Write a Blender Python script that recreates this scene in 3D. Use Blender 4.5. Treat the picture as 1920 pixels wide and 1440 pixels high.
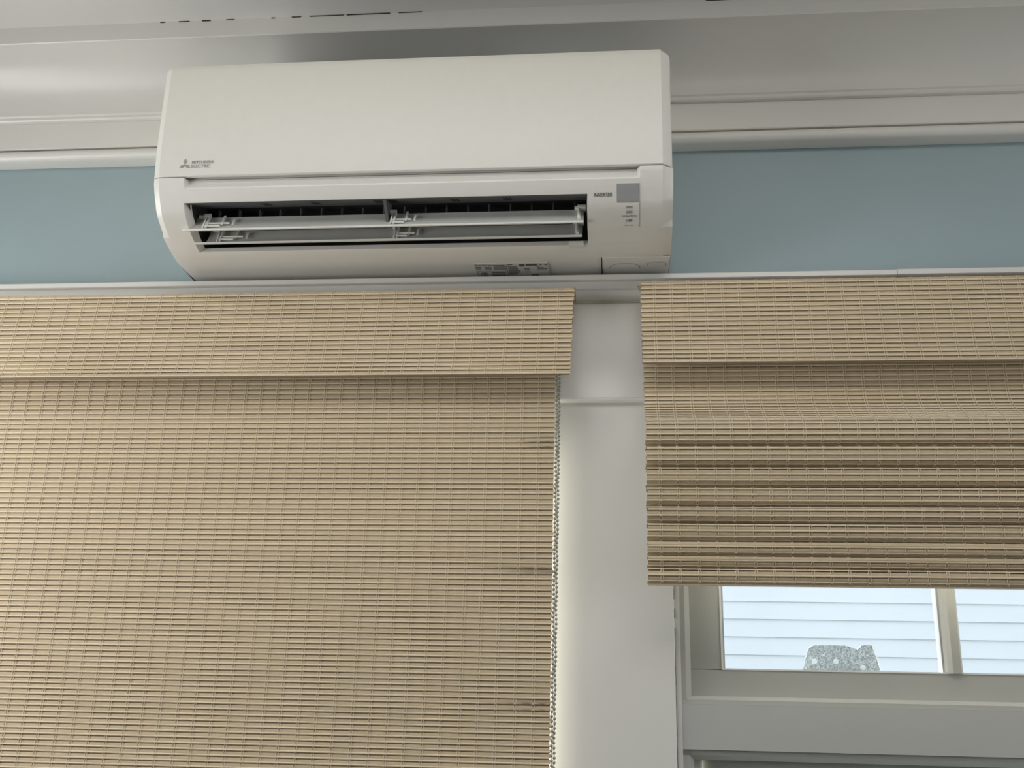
import bpy, bmesh, math, random
from mathutils import Vector, Matrix
random.seed(7)

# ---------------------------------------------------------------- clear, camera, world, light, exposure
for o in list(bpy.data.objects):
    bpy.data.objects.remove(o, do_unlink=True)
S = bpy.context.scene
C = S.collection

cd = bpy.data.cameras.new('camera')
cd.sensor_width = 36.0
cd.lens = 2000.0 * 36.0 / 1920.0
cd.clip_start = 0.05
cam = bpy.data.objects.new('camera', cd)
C.objects.link(cam)
_R = Vector((0.9954109, 0.0929666, 0.0226785))
_U = Vector((0.0066445, -0.3035693, 0.9527862))
_F = Vector((-0.0954618, 0.9482631, 0.3027939))
cam.matrix_world = Matrix(((_R.x, _U.x, -_F.x, 0.31015), (_R.y, _U.y, -_F.y, -1.64644),
                           (_R.z, _U.z, -_F.z, 1.42950), (0, 0, 0, 1)))
S.camera = cam

W = bpy.data.worlds.new('overcast_sky')
S.world = W
W.use_nodes = True
bg = W.node_tree.nodes['Background']
bg.inputs[0].default_value = (0.78, 0.88, 1.0, 1)
bg.inputs[1].default_value = 1.6

def area_light(name, loc, direction, sx, sy, power, col):
    l = bpy.data.lights.new(name, 'AREA')
    l.shape = 'RECTANGLE'
    l.size, l.size_y = sx, sy
    l.energy = power
    l.color = col
    o = bpy.data.objects.new(name, l)
    C.objects.link(o)
    o.location = loc
    o.rotation_euler = Vector(direction).to_track_quat('-Z', 'Y').to_euler()
    return o

# daylight: window in the left wall, unseen right-wall window added as fill, skylight shaft in the ceiling above and behind the camera, sun on the far side of the house
area_light('daylight_side_window', (-1.30, -0.76, 1.74), (1, 0, 0), 1.20, 0.62, 12.5, (1.0, 0.965, 0.915))
area_light('added_fill_right', (2.66, -1.25, 1.65), (-1, 0, 0), 1.40, 0.95, 10.0, (1.0, 0.965, 0.915))  # unseen right-hand window, added to lift the wall and crown on that side
area_light('daylight_skylight', (0.25, -1.00, 2.715), (0, 0, -1), 1.60, 0.60, 5.0, (1.0, 0.965, 0.915))
sun_l = bpy.data.lights.new('sun', 'SUN')
sun_l.energy = 16.0
sun_l.angle = 0.02
sun_l.color = (1.0, 0.95, 0.87)
sun = bpy.data.objects.new('sun', sun_l)
C.objects.link(sun)
sun.rotation_euler = Vector((0.10, -0.88, -0.43)).to_track_quat('-Z', 'Y').to_euler()

S.view_settings.view_transform = 'Standard'
S.view_settings.look = 'None'
S.view_settings.exposure = 0.0
S.view_settings.gamma = 1.0
S.view_settings.use_curve_mapping = False

# ---------------------------------------------------------------- materials
def material(name, col, rough=0.5, var=0.0, vscale=40.0, bump=0.0, bscale=200.0, metallic=0.0,
             obj_var=0.0, spec=0.5, coat=0.0):
    m = bpy.data.materials.new(name)
    m.use_nodes = True
    nt = m.node_tree
    b = nt.nodes['Principled BSDF']
    b.inputs['Base Color'].default_value = (*col, 1)
    b.inputs['Roughness'].default_value = rough
    b.inputs['Metallic'].default_value = metallic
    b.inputs['Specular IOR Level'].default_value = spec
    b.inputs['Coat Weight'].default_value = coat
    last = None
    if var or bump:
        tc = nt.nodes.new('ShaderNodeTexCoord')
    if var:
        n = nt.nodes.new('ShaderNodeTexNoise')
        n.inputs['Scale'].default_value = vscale
        n.inputs['Detail'].default_value = 3
        nt.links.new(tc.outputs['Object'], n.inputs['Vector'])
        mr = nt.nodes.new('ShaderNodeMapRange')
        mr.inputs[1].default_value = 0.25
        mr.inputs[2].default_value = 0.75
        mr.inputs[3].default_value = 1 - var
        mr.inputs[4].default_value = 1 + var
        nt.links.new(n.outputs[0], mr.inputs[0])
        last = mr.outputs[0]
    if obj_var:
        oi = nt.nodes.new('ShaderNodeObjectInfo')
        mr2 = nt.nodes.new('ShaderNodeMapRange')
        mr2.inputs[3].default_value = 1 - obj_var
        mr2.inputs[4].default_value = 1 + obj_var
        nt.links.new(oi.outputs['Random'], mr2.inputs[0])
        if last is not None:
            mu = nt.nodes.new('ShaderNodeMath')
            mu.operation = 'MULTIPLY'
            nt.links.new(last, mu.inputs[0])
            nt.links.new(mr2.outputs[0], mu.inputs[1])
            last = mu.outputs[0]
        else:
            last = mr2.outputs[0]
    if last is not None:
        hv = nt.nodes.new('ShaderNodeHueSaturation')
        hv.inputs['Color'].default_value = (*col, 1)
        nt.links.new(last, hv.inputs['Value'])
        nt.links.new(hv.outputs[0], b.inputs['Base Color'])
    if bump:
        n2 = nt.nodes.new('ShaderNodeTexNoise')
        n2.inputs['Scale'].default_value = bscale
        n2.inputs['Detail'].default_value = 2
        nt.links.new(tc.outputs['Object'], n2.inputs['Vector'])
        bp = nt.nodes.new('ShaderNodeBump')
        bp.inputs['Strength'].default_value = bump
        bp.inputs['Distance'].default_value = 0.001
        nt.links.new(n2.outputs[0], bp.inputs['Height'])
        nt.links.new(bp.outputs[0], b.inputs['Normal'])
    return m

M = {}
M['wall'] = material('blue_grey_wall_paint', (0.335, 0.42, 0.445), 0.55, 0.03, 6, 0.15, 150)
M['trim'] = material('white_trim_paint', (0.74, 0.72, 0.675), 0.33, 0.02, 5, 0.08, 60)
M['ceiling'] = material('white_ceiling_paint', (0.72, 0.70, 0.67), 0.7, 0.02, 8, 0.1, 200)
M['plain'] = material('blue_grey_room_paint', (0.335, 0.42, 0.445), 0.7, 0.03, 3)
M['floor'] = material('oak_floor_boards', (0.20, 0.14, 0.09), 0.4, 0.18, 4)
M['plastic'] = material('white_abs_plastic', (0.76, 0.74, 0.68), 0.42, 0.012, 60, 0.05, 900)
M['plastic_gloss'] = material('white_satin_plastic', (0.76, 0.74, 0.69), 0.28, 0.012, 60)
M['duct'] = material('dark_grey_duct_plastic', (0.035, 0.035, 0.036), 0.5)
M['duct_ceiling'] = material('charcoal_duct_plastic', (0.13, 0.13, 0.13), 0.55)
M['black'] = material('black_gap', (0.012, 0.012, 0.012), 0.8)
M['vane'] = material('translucent_grey_vane_plastic', (0.58, 0.58, 0.55), 0.4, 0.04, 30)
M['vane_edge'] = material('white_vane_edge', (0.78, 0.77, 0.72), 0.4)  # whiter than the vanes: the lip's lit edge put into the colour
M['display'] = material('grey_display_window', (0.34, 0.34, 0.345), 0.18)
M['print_grey'] = material('grey_print', (0.33, 0.33, 0.31), 0.6)
M['print_dark'] = material('dark_print', (0.09, 0.09, 0.085), 0.6)
M['label'] = material('silver_rating_label', (0.62, 0.61, 0.57), 0.35)
M['slat'] = material('tan_woven_slat', (0.55, 0.43, 0.28), 0.62, 0.05, 90, 0.25, 500, obj_var=0.06)
M['reed'] = material('pale_tan_reed', (0.76, 0.63, 0.45), 0.6, 0.05, 120, 0.2, 500, obj_var=0.05)
M['cloth'] = material('tan_backing_cloth', (0.30, 0.225, 0.14), 0.85)
M['bounce_sheet'] = material('white_bounce_sheet', (0.72, 0.70, 0.65), 0.85)  # unseen backing, kept white to bounce sunlight onto the post
M['cord'] = material('beige_weaving_thread', (0.70, 0.60, 0.45), 0.8)
M['chain'] = material('nickel_bead_chain', (0.42, 0.41, 0.34), 0.4, metallic=0.3)
M['sash'] = material('grey_white_window_vinyl', (0.45, 0.445, 0.405), 0.45, 0.02, 10)
M['rail'] = material('grey_white_rail_paint', (0.475, 0.47, 0.445), 0.45, 0.02, 10)
M['bead'] = material('white_glazing_bead', (0.80, 0.80, 0.77), 0.4)
M['gasket'] = material('grey_glazing_gasket', (0.42, 0.44, 0.44), 0.6)
M['siding'] = material('white_lap_siding', (0.80, 0.80, 0.80), 0.6, 0.02, 3)
M['ground'] = material('dark_soil_ground', (0.17, 0.165, 0.14), 0.9, 0.2, 20)
M['crack'] = material('dark_caulk_crack', (0.03, 0.026, 0.02), 0.9)

def stained(name, base, x_from, x_to, amount):
    """tan wood darkened by water streaks towards the right-hand end of the piece (local x)"""
    m = M[base].copy()
    m.name = name
    nt = m.node_tree
    b = nt.nodes['Principled BSDF']
    src = b.inputs['Base Color'].links[0].from_socket
    tc = nt.nodes.new('ShaderNodeTexCoord')
    sx = nt.nodes.new('ShaderNodeSeparateXYZ')
    nt.links.new(tc.outputs['Object'], sx.inputs[0])
    mr = nt.nodes.new('ShaderNodeMapRange')
    mr.interpolation_type = 'SMOOTHSTEP'
    mr.inputs[1].default_value = x_from
    mr.inputs[2].default_value = x_to
    mr.inputs[4].default_value = amount
    nt.links.new(sx.outputs[0], mr.inputs[0])
    mp = nt.nodes.new('ShaderNodeMapping')
    mp.inputs['Scale'].default_value = (60, 400, 700)
    nt.links.new(tc.outputs['Object'], mp.inputs[0])
    n = nt.nodes.new('ShaderNodeTexNoise')
    n.inputs['Scale'].default_value = 1.0
    n.inputs['Detail'].default_value = 3
    nt.links.new(mp.outputs[0], n.inputs['Vector'])
    mr2 = nt.nodes.new('ShaderNodeMapRange')
    mr2.inputs[1].default_value = 0.3
    mr2.inputs[2].default_value = 0.6
    mr2.inputs[3].default_value = 0.25
    nt.links.new(n.outputs[0], mr2.inputs[0])
    mu = nt.nodes.new('ShaderNodeMath')
    mu.operation = 'MULTIPLY'
    nt.links.new(mr.outputs[0], mu.inputs[0])
    nt.links.new(mr2.outputs[0], mu.inputs[1])
    mx = nt.nodes.new('ShaderNodeMix')
    mx.data_type = 'RGBA'
    mx.inputs[7].default_value = (0.10, 0.062, 0.030, 1)
    nt.links.new(mu.outputs[0], mx.inputs[0])
    nt.links.new(src, mx.inputs[6])
    nt.links.new(mx.outputs[2], b.inputs['Base Color'])
    return m

def glass_material():
    m = bpy.data.materials.new('clear_window_glass')
    m.use_nodes = True
    nt = m.node_tree
    nt.nodes.remove(nt.nodes['Principled BSDF'])
    t = nt.nodes.new('ShaderNodeBsdfTransparent')
    t.inputs[0].default_value = (0.96, 0.98, 0.98, 1)
    g = nt.nodes.new('ShaderNodeBsdfGlossy')
    g.inputs['Roughness'].default_value = 0.02
    fr = nt.nodes.new('ShaderNodeFresnel')
    fr.inputs[0].default_value = 1.12
    mx = nt.nodes.new('ShaderNodeMixShader')
    nt.links.new(fr.outputs[0], mx.inputs[0])
    nt.links.new(t.outputs[0], mx.inputs[1])
    nt.links.new(g.outputs[0], mx.inputs[2])
    nt.links.new(mx.outputs[0], nt.nodes['Material Output'].inputs[0])
    return m
M['glass'] = glass_material()

def galvanised_material():
    m = material('galvanised_speckled_steel', (0.42, 0.46, 0.50), 0.55, metallic=0.0)
    nt = m.node_tree
    b = nt.nodes['Principled BSDF']
    tc = nt.nodes.new('ShaderNodeTexCoord')
    v = nt.nodes.new('ShaderNodeTexNoise')
    v.inputs['Scale'].default_value = 420
    v.inputs['Detail'].default_value = 4
    v.inputs['Distortion'].default_value = 1.2
    nt.links.new(tc.outputs['Object'], v.inputs['Vector'])
    r = nt.nodes.new('ShaderNodeValToRGB')
    r.color_ramp.elements[0].position = 0.38
    r.color_ramp.elements[0].color = (0.20, 0.23, 0.27, 1)
    r.color_ramp.elements[1].position = 0.66
    r.color_ramp.elements[1].color = (0.60, 0.66, 0.72, 1)
    nt.links.new(v.outputs[0], r.inputs[0])
    nt.links.new(r.outputs[0], b.inputs['Base Color'])
    return m
M['galv'] = galvanised_material()
M['rivet'] = material('bright_zinc_rivet', (0.72, 0.77, 0.82), 0.4)

# ---------------------------------------------------------------- mesh helpers
def box(bm, x0, x1, y0, y1, z0, z1):
    v = [bm.verts.new(p) for p in ((x0, y0, z0), (x1, y0, z0), (x1, y1, z0), (x0, y1, z0),
                                   (x0, y0, z1), (x1, y0, z1), (x1, y1, z1), (x0, y1, z1))]
    for f in ((0, 3, 2, 1), (4, 5, 6, 7), (0, 1, 5, 4), (1, 2, 6, 5), (2, 3, 7, 6), (3, 0, 4, 7)):
        bm.faces.new([v[i] for i in f])
    return v

def prism_x(bm, prof, x0, x1):
    """closed (y, z) polygon extruded along x"""
    a = [bm.verts.new((x0, y, z)) for y, z in prof]
    b = [bm.verts.new((x1, y, z)) for y, z in prof]
    n = len(prof)
    for i in range(n):
        j = (i + 1) % n
        bm.faces.new((a[i], a[j], b[j], b[i]))
    bm.faces.new(a)
    bm.faces.new(list(reversed(b)))

def prism_z(bm, prof, z0, z1):
    """closed (x, y) polygon extruded along z"""
    a = [bm.verts.new((x, y, z0)) for x, y in prof]
    b = [bm.verts.new((x, y, z1)) for x, y in prof]
    n = len(prof)
    for i in range(n):
        j = (i + 1) % n
        bm.faces.new((a[i], a[j], b[j], b[i]))
    bm.faces.new(a)
    bm.faces.new(list(reversed(b)))

def cyl(bm, p0, p1, r, n=10):
    p0, p1 = Vector(p0), Vector(p1)
    d = (p1 - p0).normalized()
    u = d.orthogonal().normalized()
    w = d.cross(u)
    a, b = [], []
    for i in range(n):
        t = 2 * math.pi * i / n
        o = u * (r * math.cos(t)) + w * (r * math.sin(t))
        a.append(bm.verts.new(p0 + o))
        b.append(bm.verts.new(p1 + o))
    for i in range(n):
        j = (i + 1) % n
        bm.faces.new((a[i], a[j], b[j], b[i]))
    bm.faces.new(list(reversed(a)))
    bm.faces.new(b)

def finish(bm, name, smooth=None, recalc=True):
    if recalc:
        bmesh.ops.recalc_face_normals(bm, faces=bm.faces[:])
    me = bpy.data.meshes.new(name)
    bm.to_mesh(me)
    bm.free()
    if smooth is not None:
        for p in me.polygons:
            p.use_smooth = True
        me.set_sharp_from_angle(angle=math.radians(smooth))
    return me

def link(name, me, mat, parent=None, loc=None, rot=None):
    o = bpy.data.objects.new(name, me)
    C.objects.link(o)
    if mat is not None and hasattr(me, 'materials') and len(me.materials) == 0:
        me.materials.append(mat)
    if parent is not None:
        o.parent = parent
    if loc is not None:
        o.location = loc
    if rot is not None:
        o.rotation_euler = rot
    return o

def obj(name, bm, mat, parent=None, smooth=None, recalc=True):
    return link(name, finish(bm, name, smooth, recalc), mat, parent)

def boxes(name, mat, parent, *bs, smooth=None):
    bm = bmesh.new()
    for b in bs:
        box(bm, *b)
    return obj(name, bm, mat, parent, smooth)

def empty(name, loc, label, cat, group=None):
    o = bpy.data.objects.new(name, None)
    C.objects.link(o)
    o.location = loc
    o.empty_display_size = 0.05
    o['label'] = label
    o['category'] = cat
    if group:
        o['group'] = group
    return o

def struct(o, label=None, cat=None):
    o['kind'] = 'structure'
    if label:
        o['label'] = label
    if cat:
        o['category'] = cat
    return o

def rebase(root):
    """parts were modelled in world coordinates: cancel the root's own offset"""
    for ch in root.children:
        if not ch.get('_local'):
            ch.matrix_parent_inverse = Matrix.Translation(-Vector(root.location))

def spline(pts, n):
    """Catmull-Rom through 2-D points, n samples per span"""
    out = []
    P = [pts[0]] + list(pts) + [pts[-1]]
    for i in range(1, len(P) - 2):
        p0, p1, p2, p3 = [Vector(p) for p in P[i - 1:i + 3]]
        for k in range(n):
            t = k / n
            out.append(0.5 * ((2 * p1) + (p2 - p0) * t + (2 * p0 - 5 * p1 + 4 * p2 - p3) * t * t
                              + (3 * p1 - p0 - 3 * p2 + p3) * t ** 3))
    out.append(Vector(pts[-1]))
    return out

# ---------------------------------------------------------------- the room
XL, XR, YB, ZC = -1.25, 2.60, -4.00, 2.575
OL = (-1.10, 0.207)          # opening of the shaded window (x)
OR = (0.3975, 1.26)         # opening of the window with the raised shade (x)
ZO = (1.18, 1.935)          # openings (z)

bm = bmesh.new()
box(bm, XL - 0.1, XR + 0.1, 0, 0.13, ZO[1], ZC + 0.15)
box(bm, XL - 0.1, XR + 0.1, 0, 0.13, -0.05, ZO[0])
box(bm, XL - 0.1, OL[0], 0, 0.13, ZO[0], ZO[1])
box(bm, OL[1], OR[0], 0, 0.13, ZO[0], ZO[1])
box(bm, OR[1], XR + 0.1, 0, 0.13, ZO[0], ZO[1])
wall = struct(obj('wall_front', bm, M['wall']), 'blue-grey painted wall behind the air conditioner', 'wall')

bm = bmesh.new()                                     # side wall with its window opening
box(bm, XL - 0.1, XL, YB, -1.36, -0.05, ZC + 0.15)
box(bm, XL - 0.1, XL, -0.16, 0, -0.05, ZC + 0.15)
box(bm, XL - 0.1, XL, -1.36, -0.16, -0.05, 1.42)
box(bm, XL - 0.1, XL, -1.36, -0.16, 2.06, ZC + 0.15)
struct(obj('wall_left', bm, M['plain']), 'blue-grey side wall left of the picture', 'wall')
struct(boxes('wall_right', M['plain'], None, (XR, XR + 0.1, YB, -1.95, -0.05, ZC + 0.15), (XR, XR + 0.1, -0.55, 0, -0.05, ZC + 0.15),
             (XR, XR + 0.1, -1.95, -0.55, -0.05, 1.17), (XR, XR + 0.1, -1.95, -0.55, 2.13, ZC + 0.15)), 'blue-grey side wall right of the picture', 'wall')  # unseen window opening added for the right-hand fill light
struct(boxes('wall_back', M['plain'], None, (XL - 0.1, XR + 0.1, YB - 0.1, YB, -0.05, ZC + 0.15)), 'blue-grey wall behind the camera', 'wall')
struct(boxes('floor', M['floor'], None, (XL - 0.1, XR + 0.1, YB - 0.1, 0.13, -0.15, -0.05)), 'brown wooden floor of the room', 'floor')
SKX, SKY = (-0.55, 1.05), (-1.30, -0.70)              # skylight shaft
struct(boxes('ceiling', M['ceiling'], None, (XL - 0.1, SKX[0], YB - 0.1, 0.13, ZC, ZC + 0.15), (SKX[1], XR + 0.1, YB - 0.1, 0.13, ZC, ZC + 0.15),
             (SKX[0], SKX[1], YB - 0.1, SKY[0], ZC, ZC + 0.15), (SKX[0], SKX[1], SKY[1], 0.13, ZC, ZC + 0.15)), 'white painted ceiling above the crown moulding', 'ceiling')

# crown moulding: cove running the whole wall, frieze board and bead broken by the air conditioner
crown = empty('trim_1', (0, 0, 2.45), 'white cove crown moulding between blue wall and ceiling', 'moulding')
crown['kind'] = 'structure'
cove = [(-0.002, 2.4495), (-0.036, 2.4495), (-0.038, 2.4515), (-0.038, 2.4565), (-0.041, 2.4585)]
for k in range(15):
    t = k / 14 * math.pi / 2
    cove.append((-0.126 + 0.085 * math.cos(t), 2.4600 + 0.083 * math.sin(t)))
cove += [(-0.127, 2.5415), (-0.136, 2.5415), (-0.1375, 2.543), (-0.1375, ZC + 0.0), (-0.002, ZC)]
bm = bmesh.new()
prism_x(bm, cove, XL, XR)
obj('cove_moulding', bm, M['trim'], crown, 30)
def frieze(x0, x1):
    bm = bmesh.new()
    prism_x(bm, [(-0.001, 2.3975), (-0.0265, 2.3975), (-0.028, 2.399), (-0.028, 2.4493), (-0.001, 2.4493)], x0, x1)
    obj('frieze_board', bm, M['trim'], crown, 30)
    bead = [(-0.001, 2.3940), (-0.022, 2.3940)]
    for k in range(11):
        t = math.pi / 2 + k / 10 * math.pi
        bead.append((-0.0235 + 0.0105 * math.cos(t), 2.3835 + 0.0105 * math.sin(t)))
    bead += [(-0.016, 2.3725), (-0.001, 2.3725)]
    bm = bmesh.new()
    prism_x(bm, bead, x0, x1)
    obj('bead_moulding', bm, M['trim'], crown, 30)
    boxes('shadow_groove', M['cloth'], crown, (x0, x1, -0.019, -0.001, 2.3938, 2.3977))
frieze(XL, -0.4035)
frieze(0.4055, XR)
# dark caulk cracks between crown and ceiling and where the crown was cut for the unit
for x0, x1 in ((-0.47, -0.462), (-0.437, -0.418), (-0.395, -0.38), (-0.352, -0.338), (-0.272, -0.266), (-0.236, -0.22),
               (-0.205, -0.145), (-0.14, -0.065), (-0.05, -0.01), (0.465, 0.56), (0.58, 0.588), (0.65, 0.668), (0.735, 0.745)):
    h = random.uniform(0.0006, 0.0013)
    boxes('crack', M['crack'], crown, (x0, x1, -0.1386, -0.136, ZC - h - 0.0006, ZC - 0.0002))
rebase(crown)

# head casing over both windows: cap lip, bed moulding, header board; post between the windows
casing = empty('trim_2', (0, 0, 2.1), 'white window head casing under the air conditioner', 'casing')
casing['kind'] = 'structure'
XC0, XC1 = XL, 1.75
bm = bmesh.new()
prism_x(bm, [(-0.001, 2.1125), (-0.0555, 2.1125), (-0.057, 2.1135), (-0.057, 2.1205), (-0.0555, 2.122), (-0.001, 2.122)], XC0, 0.753)
prism_x(bm, [(-0.001, 2.1130), (-0.0555, 2.1130), (-0.057, 2.1140), (-0.057, 2.1215), (-0.0555, 2.123), (-0.001, 2.123)], 0.7537, XC1)
obj('cap_lip', bm, M['trim'], casing)
bed = [(-0.001, 2.1125), (-0.0475, 2.1125), (-0.0475, 2.1005), (-0.045, 2.0985)]
for k in range(9):
    t = k / 8 * math.pi / 2
    bed.append((-0.0325 - 0.0125 * math.cos(t), 2.0965 - 0.0115 * math.sin(t)))
bed += [(-0.0305, 2.0850), (-0.0305, 2.0830), (-0.001, 2.0830)]
bm = bmesh.new()
prism_x(bm, bed, XC0, XC1)
obj('bed_moulding', bm, M['trim'], casing, 30)
bm = bmesh.new()
prism_x(bm, [(-0.001, 1.9213), (-0.0265, 1.9213), (-0.028, 1.9228), (-0.028, 2.0829), (-0.001, 2.0829)], XC0, XC1)
obj('header_board', bm, M['trim'], casing)
M['lit_joint'] = material('lit_joint_white', (0.88, 0.875, 0.85), 0.3)  # whiter than the trim: lit line under the header put into colour
bm = bmesh.new()
bead_p = [(-0.0135, 1.9215)] + [(-0.0135 - 0.0135 * math.cos(a), 1.9215 - 0.0032 * math.sin(a)) for a in [k / 8 * math.pi / 2 for k in range(9)]]
prism_x(bm, bead_p, 0.2055, 0.396)
obj('lit_joint_bead', bm, M['lit_joint'], casing, 40)  # added bead, stands in for the header's lit underside
rebase(casing)
post = empty('trim_3', (0.2937, 0, 1.5), 'white post board between the two shaded windows', 'post')
post['kind'] = 'structure'
bm = bmesh.new()
prism_z(bm, [(0.205, -0.001), (0.205, -0.013), (0.206, -0.014), (0.3955, -0.014), (0.3965, -0.013), (0.3965, -0.001)], -0.05, 1.9212)
obj('post_board', bm, M['trim'], post)
bm = bmesh.new()
for k in range(26):                                  # ragged open joint along the post edge
    z0 = 1.64 - k * 0.014
    if random.random() < 0.93:
        w = random.uniform(0.0003, 0.0008)
        box(bm, 0.3967, 0.3967 + w, -0.0125, -0.0085, z0 - 0.01405, z0)
obj('crack', bm, M['crack'], post)
boxes('jamb_strip', M['trim'], post, (0.3966, 0.4050, -0.0085, 0.0, -0.05, 1.9212))
rebase(post)

# ---------------------------------------------------------------- window with the raised shade
win = empty('window_1', (0.83, 0.05, 1.4), 'white framed window with clear panes below the raised shade', 'window')
win['kind'] = 'structure'
WX1 = 1.255
def stop_v(x0, x1, x2, z0, z1, y0, y1, name='window_stop'):
    """upright stop: flat then a chamfer towards the sash"""
    bm = bmesh.new()
    prism_z(bm, [(x0, 0.03), (x0, y0), (x1, y0), (x2, y1), (x2, 0.03)], z0, z1)
    obj(name, bm, M['sash'], win)
def stop_h(z0, z1, z2, x0, x1, y0, y1, name='window_stop'):
    bm = bmesh.new()
    prism_x(bm, [(0.03, z0), (y0, z0), (y0, z1), (y1, z2), (0.03, z2)], x0, x1)
    obj(name, bm, M['sash'], win)
stop_v(0.4053, 0.4123, 0.4200, 1.4690, ZO[1], -0.0035, 0.004)
stop_h(1.4618, 1.4683, 1.4738, 0.4053, WX1, -0.0035, 0.004)
boxes('transom_rail', M['rail'], win, (0.4052, WX1, -0.0075, 0.06, 1.3990, 1.4616))
# upper sash: stile, bottom rail, top rail, glazing bead, gasket, bar, two panes
boxes('sash_stile', M['sash'], win, (0.4205, 0.4665, 0.018, 0.055, 1.5128, ZO[1]))
boxes('sash_stile', M['sash'], win, (WX1 - 0.06, WX1, 0.018, 0.055, 1.5128, ZO[1]))
boxes('sash_rail', M['sash'], win, (0.4205, WX1, 0.018, 0.055, 1.4740, 1.5120))
boxes('sash_rail', M['sash'], win, (0.4665, WX1 - 0.06, 0.018, 0.055, 1.895, ZO[1]))
boxes('joint_line', M['crack'], win, (0.4205, 0.4665, 0.0195, 0.05, 1.5118, 1.5130))
boxes('glazing_bead', M['bead'], win, (0.4663, 0.4692, 0.0165, 0.045, 1.5120, 1.895))
boxes('glazing_bead', M['bead'], win, (0.4692, WX1 - 0.06, 0.0165, 0.045, 1.5118, 1.5142))
boxes('gasket', M['gasket'], win, (0.4692, 0.4722, 0.022, 0.045, 1.5142, 1.895))
bm = bmesh.new()
prism_z(bm, [(0.790, 0.045), (0.790, 0.022), (0.7928, 0.016), (0.7980, 0.010), (0.8096, 0.010), (0.8128, 0.014), (0.8150, 0.022), (0.8150, 0.045)], 1.5125, 1.895)
obj('glazing_bar', bm, M['sash'], win)
boxes('gasket', M['gasket'], win, (0.7872, 0.790, 0.024, 0.045, 1.5142, 1.895))
boxes('pane', M['glass'], win, (0.470, 0.7885, 0.031, 0.034, 1.5125, 1.896))
boxes('pane', M['glass'], win, (0.8148, WX1 - 0.06, 0.031, 0.034, 1.5125, 1.896))
# lower sash
stop_h(1.3985, 1.3920, 1.3850, 0.4053, WX1, 0.000, 0.010)
stop_v(0.4053, 0.4135, 0.4215, ZO[0], 1.3915, -0.001, 0.010)
stop_v(0.4215, 0.4300, 0.4335, ZO[0], 1.3850, 0.014, 0.020)
boxes('sash_rail', M['sash'], win, (0.4335, WX1, 0.035, 0.06, 1.335, 1.392))
boxes('sash_stile', M['sash'], win, (0.4335, 0.475, 0.035, 0.06, ZO[0], 1.335))
boxes('pane', M['glass'], win, (0.475, WX1, 0.046, 0.049, ZO[0], 1.335))
boxes('outer_sill', M['sash'], win, (0.40, WX1, 0.056, 0.19, 1.478, 1.495))
rebase(win)

win2 = empty('window_2', (-0.45, 0.05, 1.4), 'window hidden behind the long lowered shade', 'window')
win2['kind'] = 'structure'
boxes('sash_frame', M['sash'], win2, (OL[0], OL[0] + 0.05, 0.04, 0.08, ZO[0], ZO[1]), (OL[1] - 0.018, OL[1], 0.05, 0.08, ZO[0], ZO[1]),
      (OL[0], OL[1], 0.04, 0.08, ZO[0], ZO[0] + 0.05), (OL[0], OL[1], 0.04, 0.08, ZO[1] - 0.012, ZO[1]))
boxes('pane', M['glass'], win2, (OL[0] + 0.05, OL[1] - 0.018, 0.058, 0.061, ZO[0] + 0.05, ZO[1] - 0.012))
rebase(win2)

# ---------------------------------------------------------------- outdoors: neighbour's lap siding, ground
struct(boxes('ground', M['ground'], None, (-12, 12, 0.14, 14, -0.6, -0.5)), 'dark ground between the two houses', 'ground')
house = empty('neighbour_house', (1.6, 4.8, -0.5), 'white lap-sided house wall seen through the window', 'house')
boxes('sheathing', M['siding'], house, (-4, 8, 4.83, 5.1, -0.5, 3.25))
PITCH = 0.1016
bm = bmesh.new()
prism_x(bm, [(4.8105, 0.0), (4.8200, 0.0), (4.831, 0.108), (4.822, 0.108)], -4, 8)
board_me = finish(bm, 'siding_board')
board_me.materials.append(M['siding'])
for k in range(-5, 14):
    o = link('siding_board', board_me, None, house, (-1.6, -4.8, 0.5 + 1.8375 + k * PITCH))
    o['_local'] = 1
rebase(house)

# galvanised plate standing on the outer sill
plate = empty('metal_plate', (0.652, 0.08, 1.495), 'speckled galvanised steel plate standing outside the window pane', 'metal plate')
def flat_poly(bm, pts, y0, y1):
    a = [bm.verts.new((x, y0, z)) for x, z in pts]
    b = [bm.verts.new((x, y1, z)) for x, z in pts]
    for i in range(len(pts)):
        j = (i + 1) % len(pts)
        bm.faces.new((a[i], a[j], b[j], b[i]))
    bm.faces.new(a)
    bm.faces.new(list(reversed(b)))
bm = bmesh.new()
flat_poly(bm, [(0.5890, 1.4952), (0.5948, 1.5157), (0.6020, 1.5410), (0.6060, 1.5500), (0.6132, 1.5545), (0.6598, 1.5550), (0.6700, 1.5520), (0.6786, 1.5490),
               (0.6820, 1.5515), (0.6854, 1.5554), (0.7012, 1.5557), (0.7100, 1.5178), (0.7150, 1.4952)], 0.080, 0.0825)
obj('plate_sheet', bm, M['galv'], plate)
bm = bmesh.new()
flat_poly(bm, [(0.7008, 1.5565), (0.7030, 1.5565), (0.7058, 1.5450), (0.7035, 1.5440)], 0.0785, 0.083)
flat_poly(bm, [(0.7052, 1.5405), (0.7070, 1.5410), (0.7125, 1.5200), (0.7103, 1.5185)], 0.0785, 0.083)
obj('folded_edge', bm, M['siding'], plate)
for x, z in ((0.6133, 1.5303), (0.6454, 1.5308), (0.6853, 1.5221)):
    bm = bmesh.new()
    cyl(bm, (x, 0.0795, z), (x, 0.081, z), 0.0042, 14)
    cyl(bm, (x, 0.0788, z), (x, 0.080, z), 0.0020, 10)
    obj('rivet', bm, M['rivet'], plate, 40)
rebase(plate)

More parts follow.
